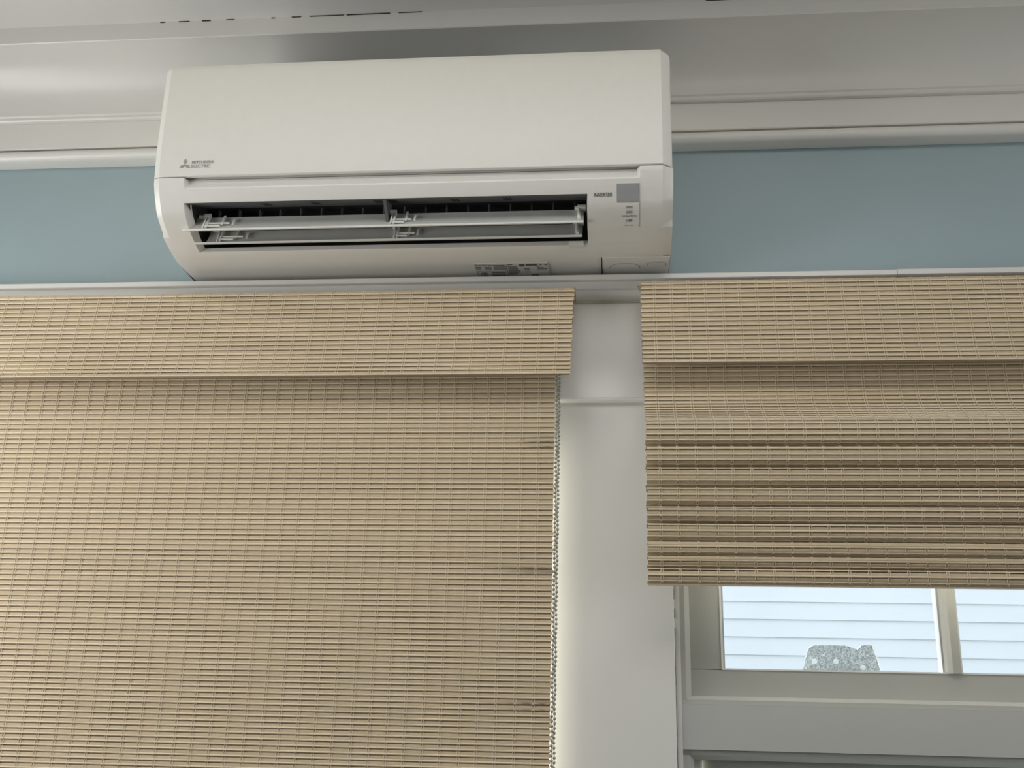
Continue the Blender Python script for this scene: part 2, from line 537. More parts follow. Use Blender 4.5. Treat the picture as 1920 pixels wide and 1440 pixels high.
# ---------------------------------------------------------------- air conditioner
ac = empty('air_conditioner', (0, 0, 2.1325), 'white wall-mounted split air conditioner with open louvres under the crown moulding', 'air conditioner')
LOW = spline([(-0.2280, 2.2208), (-0.2276, 2.2180), (-0.2269, 2.2140), (-0.2252, 2.2095), (-0.2195, 2.1971), (-0.2041, 2.1728), (-0.1856, 2.1590), (-0.1704, 2.1508), (-0.1401, 2.1408), (-0.1180, 2.1358), (-0.0980, 2.1328), (-0.0800, 2.1326)], 5)
LOW += [Vector((-0.060, 2.1330)), Vector((-0.030, 2.1338)), Vector((-0.004, 2.1345))]
def low_normal(i):
    a, b = LOW[max(i - 1, 0)], LOW[min(i + 1, len(LOW) - 1)]
    t = (b - a).normalized()
    return Vector((-abs(t.y), -abs(t.x)))
def on_low(z=None, y=None):
    """point, upward tangent and outward normal of the lower housing at a height or depth (3-D vectors without x)"""
    for i in range(len(LOW) - 1):
        a, b = LOW[i], LOW[i + 1]
        if z is not None and a.y >= z >= b.y and a.y != b.y:
            f = (a.y - z) / (a.y - b.y)
        elif y is not None and a.x <= y <= b.x:
            f = (y - a.x) / (b.x - a.x)
        else:
            continue
        p = a.lerp(b, f)
        t = (a - b).normalized()
        return Vector((0, p.x, p.y)), Vector((0, t.x, t.y)), Vector((1, 0, 0)).cross(Vector((0, t.x, t.y)))
OPEN_T = next(i for i, p in enumerate(LOW) if p.y <= 2.1853)
OPEN_B = min(range(len(LOW)), key=lambda i: abs(LOW[i].x + 0.1318))
LOW[OPEN_T] = Vector((-0.2119, 2.1850))
LOW[OPEN_B] = Vector((-0.1318, 2.1390))
OX0, OX1 = -0.352, 0.2718
SX0, SX1 = -0.3495, 0.3502
cols = [(-0.4000, 'c'), (-0.3990, 'c1'), (-0.3893, ''), (OX0 - 0.0105, ''), (OX0, 'o'), (SX0, ''), (SX0 + 0.004, 's'), (SX0 + 0.05, 's'),
        (OX1, 's'), (OX1 + 0.003, 's'), (SX1 - 0.004, 's'), (SX1, ''), (0.3838, ''), (0.3955, 'c1'), (0.3995, 'c')]
bm = bmesh.new()
grid = []
for i, p in enumerate(LOW):
    n = low_normal(i)
    row = []
    for x, tag_ in cols:
        q = Vector((p.x, p.y))
        fade = 1.0 if p.y > 2.150 else 0.28
        if tag_ == 'c':
            q = q - n * ((0.0066 if x < 0 else 0.0125) * fade)
        elif tag_ == 'c1':
            q = q - n * (0.0044 * fade if x < 0 else 0.0100 * fade)
        elif tag_ == 's' and p.y > 2.2045:
            q = q + Vector((0.0100 * min(1.0, (p.y - 2.2045) / 0.0100), 0))
        row.append(bm.verts.new((x, q.x, q.y)))
    grid.append(row)
for i in range(len(LOW) - 1):
    for j in range(len(cols) - 1):
        if OPEN_T <= i < OPEN_B and OX0 - 1e-6 <= cols[j][0] and cols[j + 1][0] <= OX1 + 1e-6:
            continue
        bm.faces.new((grid[i][j], grid[i][j + 1], grid[i + 1][j + 1], grid[i + 1][j]))
# side cheeks, top, back
for j, x in ((0, cols[0][0]), (len(cols) - 1, cols[-1][0])):
    back = [bm.verts.new((x, -0.004, p.y + 0.0005)) for p in LOW[:-1]] + [grid[-1][j]]
    for i in range(len(LOW) - 1):
        if back[i] is back[i + 1] or i == len(LOW) - 2:
            bm.faces.new((grid[i][j], grid[i + 1][j], back[i]))
        else:
            bm.faces.new((grid[i][j], grid[i + 1][j], back[i + 1], back[i]))
obj('housing', bm, M['plastic_gloss'], ac, 14)
boxes('rear_case', M['plastic'], ac, (-0.3965, 0.3985, -0.2150, -0.003, 2.2235, 2.4120))

bm = bmesh.new()
box(bm, -0.385, 0.385, -0.2100, -0.020, 2.4120, 2.4132)
intake = obj('intake_grille', bm, M['duct'], ac)
bm = bmesh.new()
for k in range(38):
    xx = -0.375 + k * 0.02
    box(bm, xx, xx + 0.002, -0.2090, -0.021, 2.4132, 2.4155)
obj('grille_bars', bm, M['duct_ceiling'], intake)

# front panel, chamfered at both sides, rounded top corners
def front_y(z):
    if z > 2.334:
        return -0.2345
    if z > 2.268:
        return -0.2345 + (2.334 - z) / 0.066 * 0.0012
    t = (2.268 - z) / 0.046
    return -0.2333 + 0.0040 * t ** 1.3
ZT, ZP, RAD = 2.4185, 2.2222, 0.009
zs = [ZP, ZP + 0.0012, ZP + 0.004] + [ZP + 0.004 + (ZT - 0.032 - ZP - 0.004) * k / 14 for k in range(1, 15)] + [ZT - 0.018]
zs += [ZT - RAD + RAD * math.sin(k / 7 * math.pi / 2) for k in range(8)]
bm = bmesh.new()
F_, B_ = [], []
XA, XB = -0.3992, 0.3968
for z in zs:
    c = max(0.0, z - (ZT - RAD))
    ins = RAD - math.sqrt(max(RAD * RAD - c * c, 0))
    y = front_y(z)
    top = max(0.0, (z - (ZT - 0.016)) / 0.016)
    y += 0.0035 * top ** 2
    if z == ZP:
        y += 0.0012
    xs = [(XA + ins, 0.0062), (XA + 0.0008 + ins, 0.0043), (max(-0.3893, XA + 0.002 + ins), 0.0), (-0.34, 0), (-0.2, 0), (0, 0), (0.2, 0), (0.34, 0),
          (min(0.3838, XB - 0.002 - ins), 0.0), (XB - 0.0012 - ins, 0.0085), (XB - ins, 0.0105)]
    F_.append([bm.verts.new((x, y + d, z)) for x, d in xs])
    B_.append([bm.verts.new((x, max(-0.2155 - 0.0085 * max(0.0, 1 - (z - ZP) / 0.012), y + d + 0.001), z)) for x, d in xs])
for i in range(len(zs) - 1):
    for j in range(10):
        bm.faces.new((F_[i][j], F_[i][j + 1], F_[i + 1][j + 1], F_[i + 1][j]))
        bm.faces.new((B_[i][j], B_[i + 1][j], B_[i + 1][j + 1], B_[i][j + 1]))
    bm.faces.new((F_[i][0], F_[i + 1][0], B_[i + 1][0], B_[i][0]))
    bm.faces.new((F_[i][-1], B_[i][-1], B_[i + 1][-1], F_[i + 1][-1]))
for j in range(10):
    bm.faces.new((F_[0][j], B_[0][j], B_[0][j + 1], F_[0][j + 1]))
    bm.faces.new((F_[-1][j], F_[-1][j + 1], B_[-1][j + 1], B_[-1][j]))
panel = obj('front_panel', bm, M['plastic'], ac, 24)

# air outlet: dark duct, white lip cheeks, fins, slots, centre support
bm = bmesh.new()
duct = [(-0.2095, 2.1858), (-0.1660, 2.1990), (-0.1500, 2.2120), (-0.0900, 2.2120), (-0.0700, 2.1950), (-0.0720, 2.1720), (-0.1000, 2.1500), (-0.1200, 2.1420)]
a = [bm.verts.new((OX0 + 0.006, y, z)) for y, z in duct]
b = [bm.verts.new((OX1 - 0.001, y, z)) for y, z in duct]
for i in range(1, len(duct) - 1):
    bm.faces.new((a[i], a[i + 1], b[i + 1], b[i]))
bm.faces.new(a)
bm.faces.new(b)
obj('air_duct', bm, M['duct'], ac, recalc=False)
bm = bmesh.new()
prism_x(bm, [(-0.2105, 2.1849), (-0.1660, 2.1985), (-0.1660, 2.2000), (-0.2105, 2.1866)], OX0 + 0.004, OX1)
obj('duct_ceiling', bm, M['duct_ceiling'], ac)
def lip_cheek(xa, xb):
    bm = bmesh.new()
    pts = [Vector((-0.2119, 2.1850))] + LOW[OPEN_T + 1:OPEN_B + 1]
    outer = [bm.verts.new((xa, p.x, p.y)) for p in pts]
    inner = [bm.verts.new((xb, p.x + 0.011, p.y + 0.006)) for p in pts]
    for i in range(len(pts) - 1):
        bm.faces.new((outer[i], outer[i + 1], inner[i + 1], inner[i]))
    obj('outlet_cheek', bm, M['plastic_gloss'], ac, 40)
lip_cheek(OX0 - 0.0005, OX0 + 0.0075)
lip_cheek(OX1 + 0.0005, OX1 - 0.001)
bm = bmesh.new()
prism_x(bm, [(-0.1318, 2.1390), (-0.1285, 2.1478), (-0.1245, 2.1490), (-0.1185, 2.1385)], OX0, OX1)
obj('outlet_lip', bm, M['plastic_gloss'], ac)
boxes('lip_clip', M['plastic_gloss'], ac, (0.2415, 0.2640, -0.1335, -0.1230, 2.1368, 2.1450))
bm = bmesh.new()
prism_x(bm, [(-0.140, 2.183), (-0.130, 2.186), (-0.130, 2.209), (-0.140, 2.209)], 0, 0.0016)
fin_me = finish(bm, 'deflector_fin')
fin_me.materials.append(M['duct_ceiling'])
x = -0.325
k = 0
while x < 0.262:
    if abs(x + 0.037) > 0.012:
        o = link('deflector_fin', fin_me, None, ac, (x, random.uniform(-0.001, 0.002), random.uniform(-0.001, 0.001) - 2.1325))
        o['_local'] = 1
    x += 0.0338
boxes('fin_rod', M['duct_ceiling'], ac, (-0.33, -0.04, -0.134, -0.132, 2.196, 2.198), (-0.03, 0.262, -0.134, -0.132, 2.196, 2.198))
for cx in (-0.228, -0.150, -0.0505, -0.0275, 0.068, 0.149):
    bm = bmesh.new()
    for q in (-1, 0, 1):
        v = []
        for yy, sh in ((-0.2010, 0.0), (-0.1800, 0.0022)):
            zz = 2.1849 + (yy + 0.2105) * (2.1985 - 2.1849) / 0.0445
            v += [(cx + q * 0.0045 - 0.0013 + sh, yy, zz - 0.0003), (cx + q * 0.0045 + 0.0013 + sh, yy, zz - 0.0003)]
        vs = [bm.verts.new(p) for p in v]
        bm.faces.new((vs[0], vs[1], vs[3], vs[2]))
    obj('vent_slots', bm, M['black'], ac)
bm = bmesh.new()
prism_x(bm, [(-0.2060, 2.1860), (-0.1640, 2.1990), (-0.1560, 2.1700), (-0.1700, 2.1560)], -0.0395, -0.0350)
obj('vane_support', bm, M['duct_ceiling'], ac)

# two horizontal vanes with their brackets
def vane(y0, z0, y1, z1, xa, xb, xl):
    d = Vector((y1 - y0, z1 - z0)).normalized()
    n = Vector((-d.y, d.x))            # towards the camera
    if n.x > 0:
        n = -n
    bm = bmesh.new()
    prof = []
    N = 6
    for k in range(N + 1):
        t = k / N
        p = Vector((y0, z0)).lerp(Vector((y1, z1)), t) - n * (0.0022 * math.sin(t * math.pi))
        prof.append(p)
    back = [p - n * 0.0014 for p in reversed(prof)]
    prism_x(bm, [(p.x, p.y) for p in prof + back], xa, xb)
    v = obj('vane', bm, M['vane'], ac, 30)
    e = Vector((y0, z0))
    bm = bmesh.new()
    lip = [(e.x - 0.0030, e.y - 0.0004), (e.x - 0.0024, e.y - 0.0026), (e.x + 0.005, e.y - 0.0006), (e.x + 0.005, e.y + 0.0010), (e.x - 0.0018, e.y + 0.0008)]
    prism_x(bm, lip, xl, xb)
    s = 0.02
    vs = [bm.verts.new(p) for p in ((xl, e.x - 0.001, e.y), (xl + s, e.x - 0.001, e.y), (xl + s, e.x + 0.009, e.y + 0.004))]
    bm.faces.new(vs)
    obj('vane_lip', bm, M['vane_edge'], v)
    def at(t, off):
        p = Vector((y0, z0)).lerp(Vector((y1, z1)), t) + n * off
        return p
    def bracket(x0, w, hub):
        bm = bmesh.new()
        def plate_(xx, t0, t1, off, th=0.0026):
            pts = [at(t0, 0.0), at(t0, off * 0.55), at(t1 - 0.15, off), at(t1, off * 0.9), at(t1, 0.0)]
            prism_x(bm, [(p.x, p.y) for p in pts], xx, xx + th)
        plate_(x0, 0.05, 1.12, 0.0055)
        plate_(x0 + 0.0045, 0.05, 1.02, 0.0048)
        plate_(x0 + w * 0.62, 0.30, 1.02, 0.0040)
        plate_(x0 + w, 0.30, 0.75, 0.0028)
        p = at(0.42, 0.0016)
        cyl(bm, (x0, p.x, p.y), (x0 + w * 0.9, p.x, p.y), 0.0017, 8)
        p = at(0.20, 0.0016)
        cyl(bm, (x0, p.x, p.y), (x0 + w * 0.6, p.x, p.y), 0.0017, 8)
        p = at(1.0, 0.002)
        cyl(bm, (x0 - hub, p.x, p.y), (x0 + 0.004, p.x, p.y), 0.0036, 12)
        cyl(bm, (x0 - 0.003, p.x, p.y), (x0 + 0.006, p.x, p.y), 0.0054, 12)
        obj('vane_bracket', bm, M['vane_edge'], v, 40)
    bracket(xa + 0.017, 0.046, 0.012)
    bracket(-0.0315, 0.036, 0.004)
    bm = bmesh.new()
    p, q = at(1.05, 0.002), at(0.1, 0.002)
    cyl(bm, (xb - 0.010, p.x, p.y), (xb + 0.003, p.x, p.y), 0.0054, 12)
    cyl(bm, (xb - 0.014, p.x, p.y), (xb - 0.010, p.x, p.y), 0.0030, 12)
    cyl(bm, (xb - 0.007, p.x, p.y), (xb - 0.007, q.x, q.y), 0.0026, 8)
    obj('vane_pivot', bm, M['vane_edge'], v, 40)
vane(-0.1860, 2.1525, -0.1690, 2.1808, -0.3465, 0.2655, -0.3600)
vane(-0.1575, 2.1430, -0.1420, 2.1700, -0.3330, 0.2620, -0.3500)

# display panel with window, lamps and lettering
def low_strip(name, xa, xb, za, zb, lift, mat, parent, n=7, edge=0.0, ya=None, yb=None):
    bm = bmesh.new()
    rows = []
    if ya is None:
        pa, pb = on_low(z=za)[0].y, on_low(z=zb)[0].y
    else:
        pa, pb = ya, yb
    for k in range(n + 1):
        p, t, nn = on_low(y=pa + (pb - pa) * k / n)
        q = p + nn * lift
        r = p - nn * 0.0006
        rows.append([bm.verts.new((xa, r.y, r.z)), bm.verts.new((xa, q.y, q.z)), bm.verts.new((xb, q.y, q.z)), bm.verts.new((xb, r.y, r.z))])
    for k in range(n):
        for j in range(3):
            bm.faces.new((rows[k][j], rows[k][j + 1], rows[k + 1][j + 1], rows[k + 1][j]))
    bm.faces.new(rows[0])
    bm.faces.new(list(reversed(rows[-1])))
    return obj(name, bm, mat, parent, 35)
# outward normal check
_p, _t, _n = on_low(z=2.18)
NS = 1.0 if _n.y < 0 else -1.0
_on = on_low
def on_low(z=None, y=None):
    r = _on(z=z, y=y)
    if r is None:
        r = _on(z=2.16)
    return r[0], r[1], r[2] * NS
dp = low_strip('display_panel', OX1 + 0.0012, 0.3487, 2.1944, 2.1503, 0.0007, M['plastic_gloss'], ac)
dw = low_strip('display_window', 0.3166, 0.3484, 2.1962, 2.1738, 0.0012, M['display'], ac)
low_strip('window_rim', 0.3158, 0.3492, 2.1968, 2.1732, 0.0009, M['print_grey'], dw)
for z in (2.1682, 2.1635):
    low_strip('indicator_lamp', 0.3297, 0.3388, z + 0.0011, z - 0.0011, 0.0011, M['print_grey'], ac, 2)
low_strip('panel_groove', 0.3487, 0.3494, 2.1722, 2.1503, 0.0006, M['print_grey'], ac)
def frame_low(z=None, y=None):
    p, t, n = on_low(z=z, y=y)
    return p, Vector((1, 0, 0)), t, n
def poly_print(name, polys, origin, right, up, normal, mat, parent, lift=0.0006):
    bm = bmesh.new()
    for pts in polys:
        vs = [bm.verts.new(origin + right * u + up * v + normal * lift) for u, v in pts]
        bm.faces.new(vs)
    return obj(name, bm, mat, parent, recalc=False)
def lettering(name, text, origin, right, up, normal, width, height, mat, parent, shear=0.0, lift=0.0006, bold=0.0):
    cu = bpy.data.curves.new(name, 'FONT')
    cu.body = text
    cu.size = 1.0
    cu.offset = bold
    cu.shear = shear
    cu.resolution_u = 3
    tmp = bpy.data.objects.new(name, cu)
    C.objects.link(tmp)
    dg = bpy.context.evaluated_depsgraph_get()
    me = bpy.data.meshes.new_from_object(tmp.evaluated_get(dg))
    bpy.data.objects.remove(tmp, do_unlink=True)
    xs = [v.co.x for v in me.vertices]
    ys = [v.co.y for v in me.vertices]
    x0, x1, y0, y1 = min(xs), max(xs), min(ys), max(ys)
    for v in me.vertices:
        u = (v.co.x - x0) / (x1 - x0) * width
        w = (v.co.y - y0) / (y1 - y0) * height
        v.co = origin + right * u + up * w + normal * lift
    me.materials.clear()
    o = link(name, me, mat, parent)
    return o
X_ = Vector((1, 0, 0))
def low_text(name, text, x0, x1, zb, h, mat, parent, **kw):
    p, t, n = on_low(z=zb)
    lettering(name, text, Vector((x0, p.y, p.z)), X_, t, n, x1 - x0, h, mat, parent, **kw)
low_text('inverter_lettering', 'INVERTER', 0.2812, 0.3085, 2.1808, 0.0058, M['print_dark'], ac, shear=0.25, lift=0.0012, bold=0.015)
low_text('operation_lettering', 'OPERATION', 0.3232, 0.3455, 2.1590, 0.0032, M['print_dark'], ac, lift=0.0011, bold=0.01)
low_text('switch_lettering', 'E.O. SW', 0.3280, 0.3412, 2.1512, 0.0024, M['print_dark'], ac, lift=0.0011)
p, t, n = on_low(z=2.1553)
poly_print('switch_symbol', [[(-0.0045, -0.003), (-0.0040, -0.003), (-0.0040, 0.003), (-0.0045, 0.003)], [(-0.0038, 0.0006), (0.0052, 0.0006), (0.0052, 0.0012), (-0.0038, 0.0012)],
                             [(-0.0025, -0.0016), (0.0040, -0.0016), (0.0040, -0.0010), (-0.0025, -0.0010)], [(-0.0025, -0.0016), (-0.0019, -0.0016), (-0.0019, 0.0012), (-0.0025, 0.0012)],
                             [(-0.001, 0.0012), (0.0038, 0.0012), (0.0030, 0.0024), (-0.001, 0.0024)]],
           Vector((0.3345, p.y, p.z)), X_, t, n, M['print_dark'], ac, 0.0011)

# brand emblem and lettering on the front panel
fu = Vector((0, front_y(2.25) - front_y(2.236), 0.014)).normalized()
fn = Vector((0, -fu.z, fu.y)).normalized()
c = Vector((-0.3487, front_y(2.2407), 2.2407))
r_ = 0.0104
def rhomb(ang):
    """diamond from the centre outward"""
    d = Vector((math.cos(ang), math.sin(ang)))
    q = Vector((-d.y, d.x))
    return [(0, 0), tuple(d * r_ * 0.5 + q * r_ * 0.2887), tuple(d * r_), tuple(d * r_ * 0.5 - q * r_ * 0.2887)]
poly_print('emblem', [rhomb(math.radians(a)) for a in (90, 210, 330)], c, X_, fu, fn, M['print_grey'], panel, 0.0005)
lettering('brand_lettering', 'MITSUBISHI', Vector((-0.3380, front_y(2.2420), 2.2420)), X_, fu, fn, 0.0352, 0.0052, M['print_grey'], panel, bold=0.02, lift=0.0005)
lettering('brand_lettering', 'ELECTRIC', Vector((-0.3380, front_y(2.2355), 2.2355)), X_, fu, fn, 0.0305, 0.0052, M['print_grey'], panel, bold=0.02, lift=0.0005)

# rating label on the underside, reads from below (up = away from the wall)
lu, ln = Vector((0, -1, 0)), Vector((0, 0, -1))
L0 = Vector((0.0868, -0.0262, 2.1340))
label = boxes('rating_label', M['label'], ac, (0.0858, 0.2050, -0.0835, -0.0255, 2.1315, 2.1335))
def lt(text, u, v, w, h, **kw):
    lettering('label_lettering', text, Vector((0.0868 + u, -0.0262 - v, 2.1315)), X_, lu, ln, w, h, M['print_dark'], label, lift=0.0003, **kw)
lt('MITSUBISHI', 0.0065, 0.0485, 0.0130, 0.0052, bold=0.02)
lt('MITSUBISHI ELECTRIC CORPORATION', 0.0035, 0.0012, 0.0640, 0.0045, bold=0.012)
LO = Vector((0.0868, -0.0262, 2.1315))
rr = 0.0042
poly_print('label_emblem', [[(x * 1.0 + 0.0028, y + 0.0512) for x, y in
                             [(0, 0), (math.cos(a) * rr * .5 - math.sin(a) * rr * .29, math.sin(a) * rr * .5 + math.cos(a) * rr * .29), (math.cos(a) * rr, math.sin(a) * rr),
                              (math.cos(a) * rr * .5 + math.sin(a) * rr * .29, math.sin(a) * rr * .5 - math.cos(a) * rr * .29)]] for a in (math.pi / 2, math.pi * 7 / 6, math.pi * 11 / 6)],
           LO, X_, lu, ln, M['print_dark'], label, 0.0003)
bars = []
def bar(u, v, w, h):
    bars.append([(u, v), (u + w, v), (u + w, v + h), (u, v + h)])
for u, w in ((0.0215, 0.006), (0.0285, 0.020)):
    bar(u, 0.0485, w, 0.0032)
for r in range(3):
    bar(0.0005, 0.0430 - r * 0.0045, 0.010 - r * 0.001, 0.0022)
    bar(0.0155, 0.0425 - r * 0.0042, 0.011, 0.0022)
    bar(0.0300, 0.0430 - r * 0.0042, 0.0205, 0.0026)
    bar(0.0245, 0.0205 - r * 0.0048, 0.0235, 0.0030)
for u, v, w, h in ((0.0015, 0.0275, 0.0500, 0.0010), (0.0510, 0.0085, 0.0008, 0.043), (0.0015, 0.0080, 0.0500, 0.0008), (0.0015, 0.0080, 0.0007, 0.0200)):
    bar(u, v, w, h)
bar(0.0535, 0.0510, 0.0080, 0.0030)
bar(0.0720, 0.0450, 0.0090, 0.0085)
bar(0.0830, 0.0470, 0.0180, 0.0070)
bar(0.1050, 0.0490, 0.0035, 0.0030)
bar(0.1130, 0.0490, 0.0040, 0.0032)
for r in range(8):
    bar(0.0535, 0.0440 - r * 0.0043, random.uniform(0.013, 0.024), 0.0026)
    if r in (2, 3, 5):
        bar(0.0790, 0.0440 - r * 0.0043, 0.0090, 0.0024)
for r in range(3):
    bar(0.1000, 0.0425 - r * 0.0048, (0.005, 0.011, 0.017)[r], 0.0028)
bar(0.0890, 0.0065, 0.0130, 0.0060)
bar(0.0790, 0.0030, 0.0070, 0.0022)
poly_print('label_print', bars, LO, X_, lu, ln, M['print_dark'], label, 0.0003)
ring = []
for k in range(20):
    a0, a1 = 2 * math.pi * k / 20, 2 * math.pi * (k + 1) / 20
    ring.append([(0.0125 + 0.0062 * math.cos(a0), 0.0175 + 0.0075 * math.sin(a0)), (0.0125 + 0.0062 * math.cos(a1), 0.0175 + 0.0075 * math.sin(a1)),
                 (0.0125 + 0.0050 * math.cos(a1), 0.0175 + 0.0060 * math.sin(a1)), (0.0125 + 0.0050 * math.cos(a0), 0.0175 + 0.0060 * math.sin(a0))])
ring.append([(0.0095, 0.0190), (0.0155, 0.0190), (0.0155, 0.0215), (0.0095, 0.0215)])
ring.append([(0.0113, 0.0130), (0.0137, 0.0130), (0.0137, 0.0190), (0.0113, 0.0190)])
poly_print('certification_mark', ring, LO, X_, lu, ln, M['print_dark'], label, 0.0003)

# corner cover with knock-out outlines, left knock-out
cover = low_strip('corner_cover', 0.2925, 0.3985, 0, 0, 0.0012, M['plastic_gloss'], ac, 4, ya=-0.0975, yb=-0.0045)
boxes('cover_seam', M['black'], cover, (0.2908, 0.2922, -0.0975, -0.0045, 2.1312, 2.1345))  # black strip paints in the shade of the seam
def arc_print(name, pts, w, parent, mat, lift):
    polys = []
    for (x0, y0), (x1, y1) in zip(pts, pts[1:]):
        d = Vector((x1 - x0, y1 - y0)).normalized()
        q = Vector((-d.y, d.x)) * w / 2
        polys.append([(x0 - q.x, y0 - q.y), (x1 - q.x, y1 - q.y), (x1 + q.x, y1 + q.y), (x0 + q.x, y0 + q.y)])
    bm = bmesh.new()
    for pl in polys:
        vs = []
        for x, y in pl:
            pz = on_low(y=y)[0]
            vs.append(bm.verts.new((x, y, pz.z - lift)))
        bm.faces.new(vs)
    return obj(name, bm, mat, parent, recalc=False)
def arch(cx, rx, y_base, y_top, pw=2.6):
    pts = []
    for k in range(17):
        t = math.pi * k / 16
        cx_, sy_ = math.cos(t), math.sin(t)
        pts.append((cx - rx * math.copysign(abs(cx_) ** (2 / pw), cx_), y_base + (y_top - y_base) * abs(sy_) ** (2 / pw)))
    return pts
arc_print('knockout_outline', arch(0.3280, 0.0245, -0.058, -0.077, 2.0), 0.0008, cover, M['print_dark'], 0.0018)
arc_print('knockout_outline', arch(0.3785, 0.0150, -0.066, -0.079, 4.0), 0.0008, cover, M['print_dark'], 0.0018)
arc_print('knockout_outline', [(-0.3850, -0.045), (-0.3845, -0.058), (-0.3820, -0.066), (-0.3760, -0.0715), (-0.366, -0.073), (-0.34, -0.0735)], 0.0008, ac, M['plastic'], 0.0010)
rebase(ac)

# ---------------------------------------------------------------- woven shades
ROW = 0.0081
def resample(path, step):
    """frames every step along a (y, z) path: position, tangent"""
    out = []
    acc = 0.0
    nxt = 0.0
    for a, b in zip(path, path[1:]):
        a, b = Vector(a), Vector(b)
        L = (b - a).length
        if L < 1e-9:
            continue
        t = (b - a) / L
        while nxt <= acc + L + 1e-9:
            out.append((a + t * (nxt - acc), t))
            nxt += step
        acc += L
    return out

def normal_of(t):
    """outward (room side) normal of a downward running path"""
    return Vector((t.y, -t.x))

def slat_mesh(name, L, h, th, mat, x_right):
    bm = bmesh.new()
    # local: x along the slat, right end at x = 0, z along the cloth, y = -outward
    prof = [(0.0, -h / 2), (-th * 0.75, -h / 2 + 0.0005), (-th, -h / 4), (-th, h / 4), (-th * 0.75, h / 2 - 0.0005), (0.0, h / 2)]
    prism_x(bm, prof, -L, 0)
    me = finish(bm, name)
    me.materials.append(mat)
    return me

def reed_mesh(name, L, r, mat):
    bm = bmesh.new()
    prof = [(-r * math.sin(math.pi * k / 8) * 1.0, -r * math.cos(math.pi * k / 8)) for k in range(9)]
    prism_x(bm, [(y - 0.0007, z) for y, z in prof], -L, 0)
    me = finish(bm, name, 50)
    me.materials.append(mat)
    return me

def weave(parent, x0, x1, path, prefix, cord0, cord_step, stains=None, skew=0.0, jitter=0.0012, row=ROW):
    """slats, reeds and weaving threads as children of a cloth part; positions in the part's parent space are world positions"""
    L = x1 - x0
    slat_h, reed_r = row * 0.64, row * 0.175
    sm = slat_mesh('slat', L, slat_h, 0.0010, M['slat'], x1)
    rm = reed_mesh('reed', L, reed_r, M['reed'])
    fr = resample(path, row / 4)
    n = (len(fr) - 1) // 4
    zs0 = path[0][1]
    ztot = path[-1][1] - zs0
    for k in range(n):
        p, t = fr[4 * k + 1]
        p = p + t * (0.07 * row)
        q, u = fr[min(4 * k + 3, len(fr) - 1)]
        q = q - u * (0.05 * row)
        for nm, me, pp, tt in (('slat', sm, p, t), ('reed', rm, q, u)):
            mesh = me
            if stains:
                for zz, x_from, amount, which in stains:
                    if nm in which and abs(pp.y - zz) < row * 0.52:
                        mesh = me.copy()
                        mesh.materials.clear()
                        mesh.materials.append(stained('water_stained_' + nm, nm, x_from, -0.01, amount))
            o = link(nm, mesh, None, parent)
            ang = math.atan2(-tt.x, -tt.y)       # 0 for straight down
            dx = skew * (pp.y - zs0) / ztot + random.uniform(-jitter, jitter)
            nn = normal_of(tt)
            o.location = (x1 + dx, pp.x, pp.y)
            tilt = 0.12 if nm == 'slat' else 0.0
            o.rotation_euler = (-ang - tilt, 0, random.uniform(-0.0003, 0.0003))
            o.scale.x = 1 + random.uniform(-0.001, 0.001)
    # threads: a pair over every slat, drawn together at every reed
    bm = bmesh.new()
    def strip(pts, w):
        prev = None
        for (xo, p, nn, off) in pts:
            s = p + nn * off
            r0 = p + nn * (off - 0.0007)
            cur = [bm.verts.new((xo - w, r0.x, r0.y)), bm.verts.new((xo - w * 0.7, s.x, s.y)), bm.verts.new((xo + w * 0.7, s.x, s.y)), bm.verts.new((xo + w, r0.x, r0.y))]
            if prev:
                for j in range(3):
                    bm.faces.new((prev[j], prev[j + 1], cur[j + 1], cur[j]))
            prev = cur
    for side in (-1, 1):
        pts = []
        for k in range(n):
            for j in range(4):
                p, t = fr[4 * k + j]
                nn = normal_of(t)
                if j in (0, 1, 2):
                    pts.append((side * (0.0019 if j == 1 else 0.0017), p, nn, 0.0015 if j != 1 else 0.0017))
                else:
                    pts.append((side * 0.0003, p, nn, reed_r + 0.0013))
        strip([(xo - skew * 0, p, nn, off) for xo, p, nn, off in pts], 0.00050)
    # follow the skew of the edge
    for v in bm.verts:
        v.co.x += skew * (v.co.z - zs0) / ztot
    cm = finish(bm, 'cord', recalc=True)
    cm.materials.append(M['cord'])
    c = cord0
    while c > x0 + 0.005:
        o = link('cord', cm, None, parent, (c + random.uniform(-0.0008, 0.0008), 0, 0))
        c -= cord_step * random.uniform(0.97, 1.03)

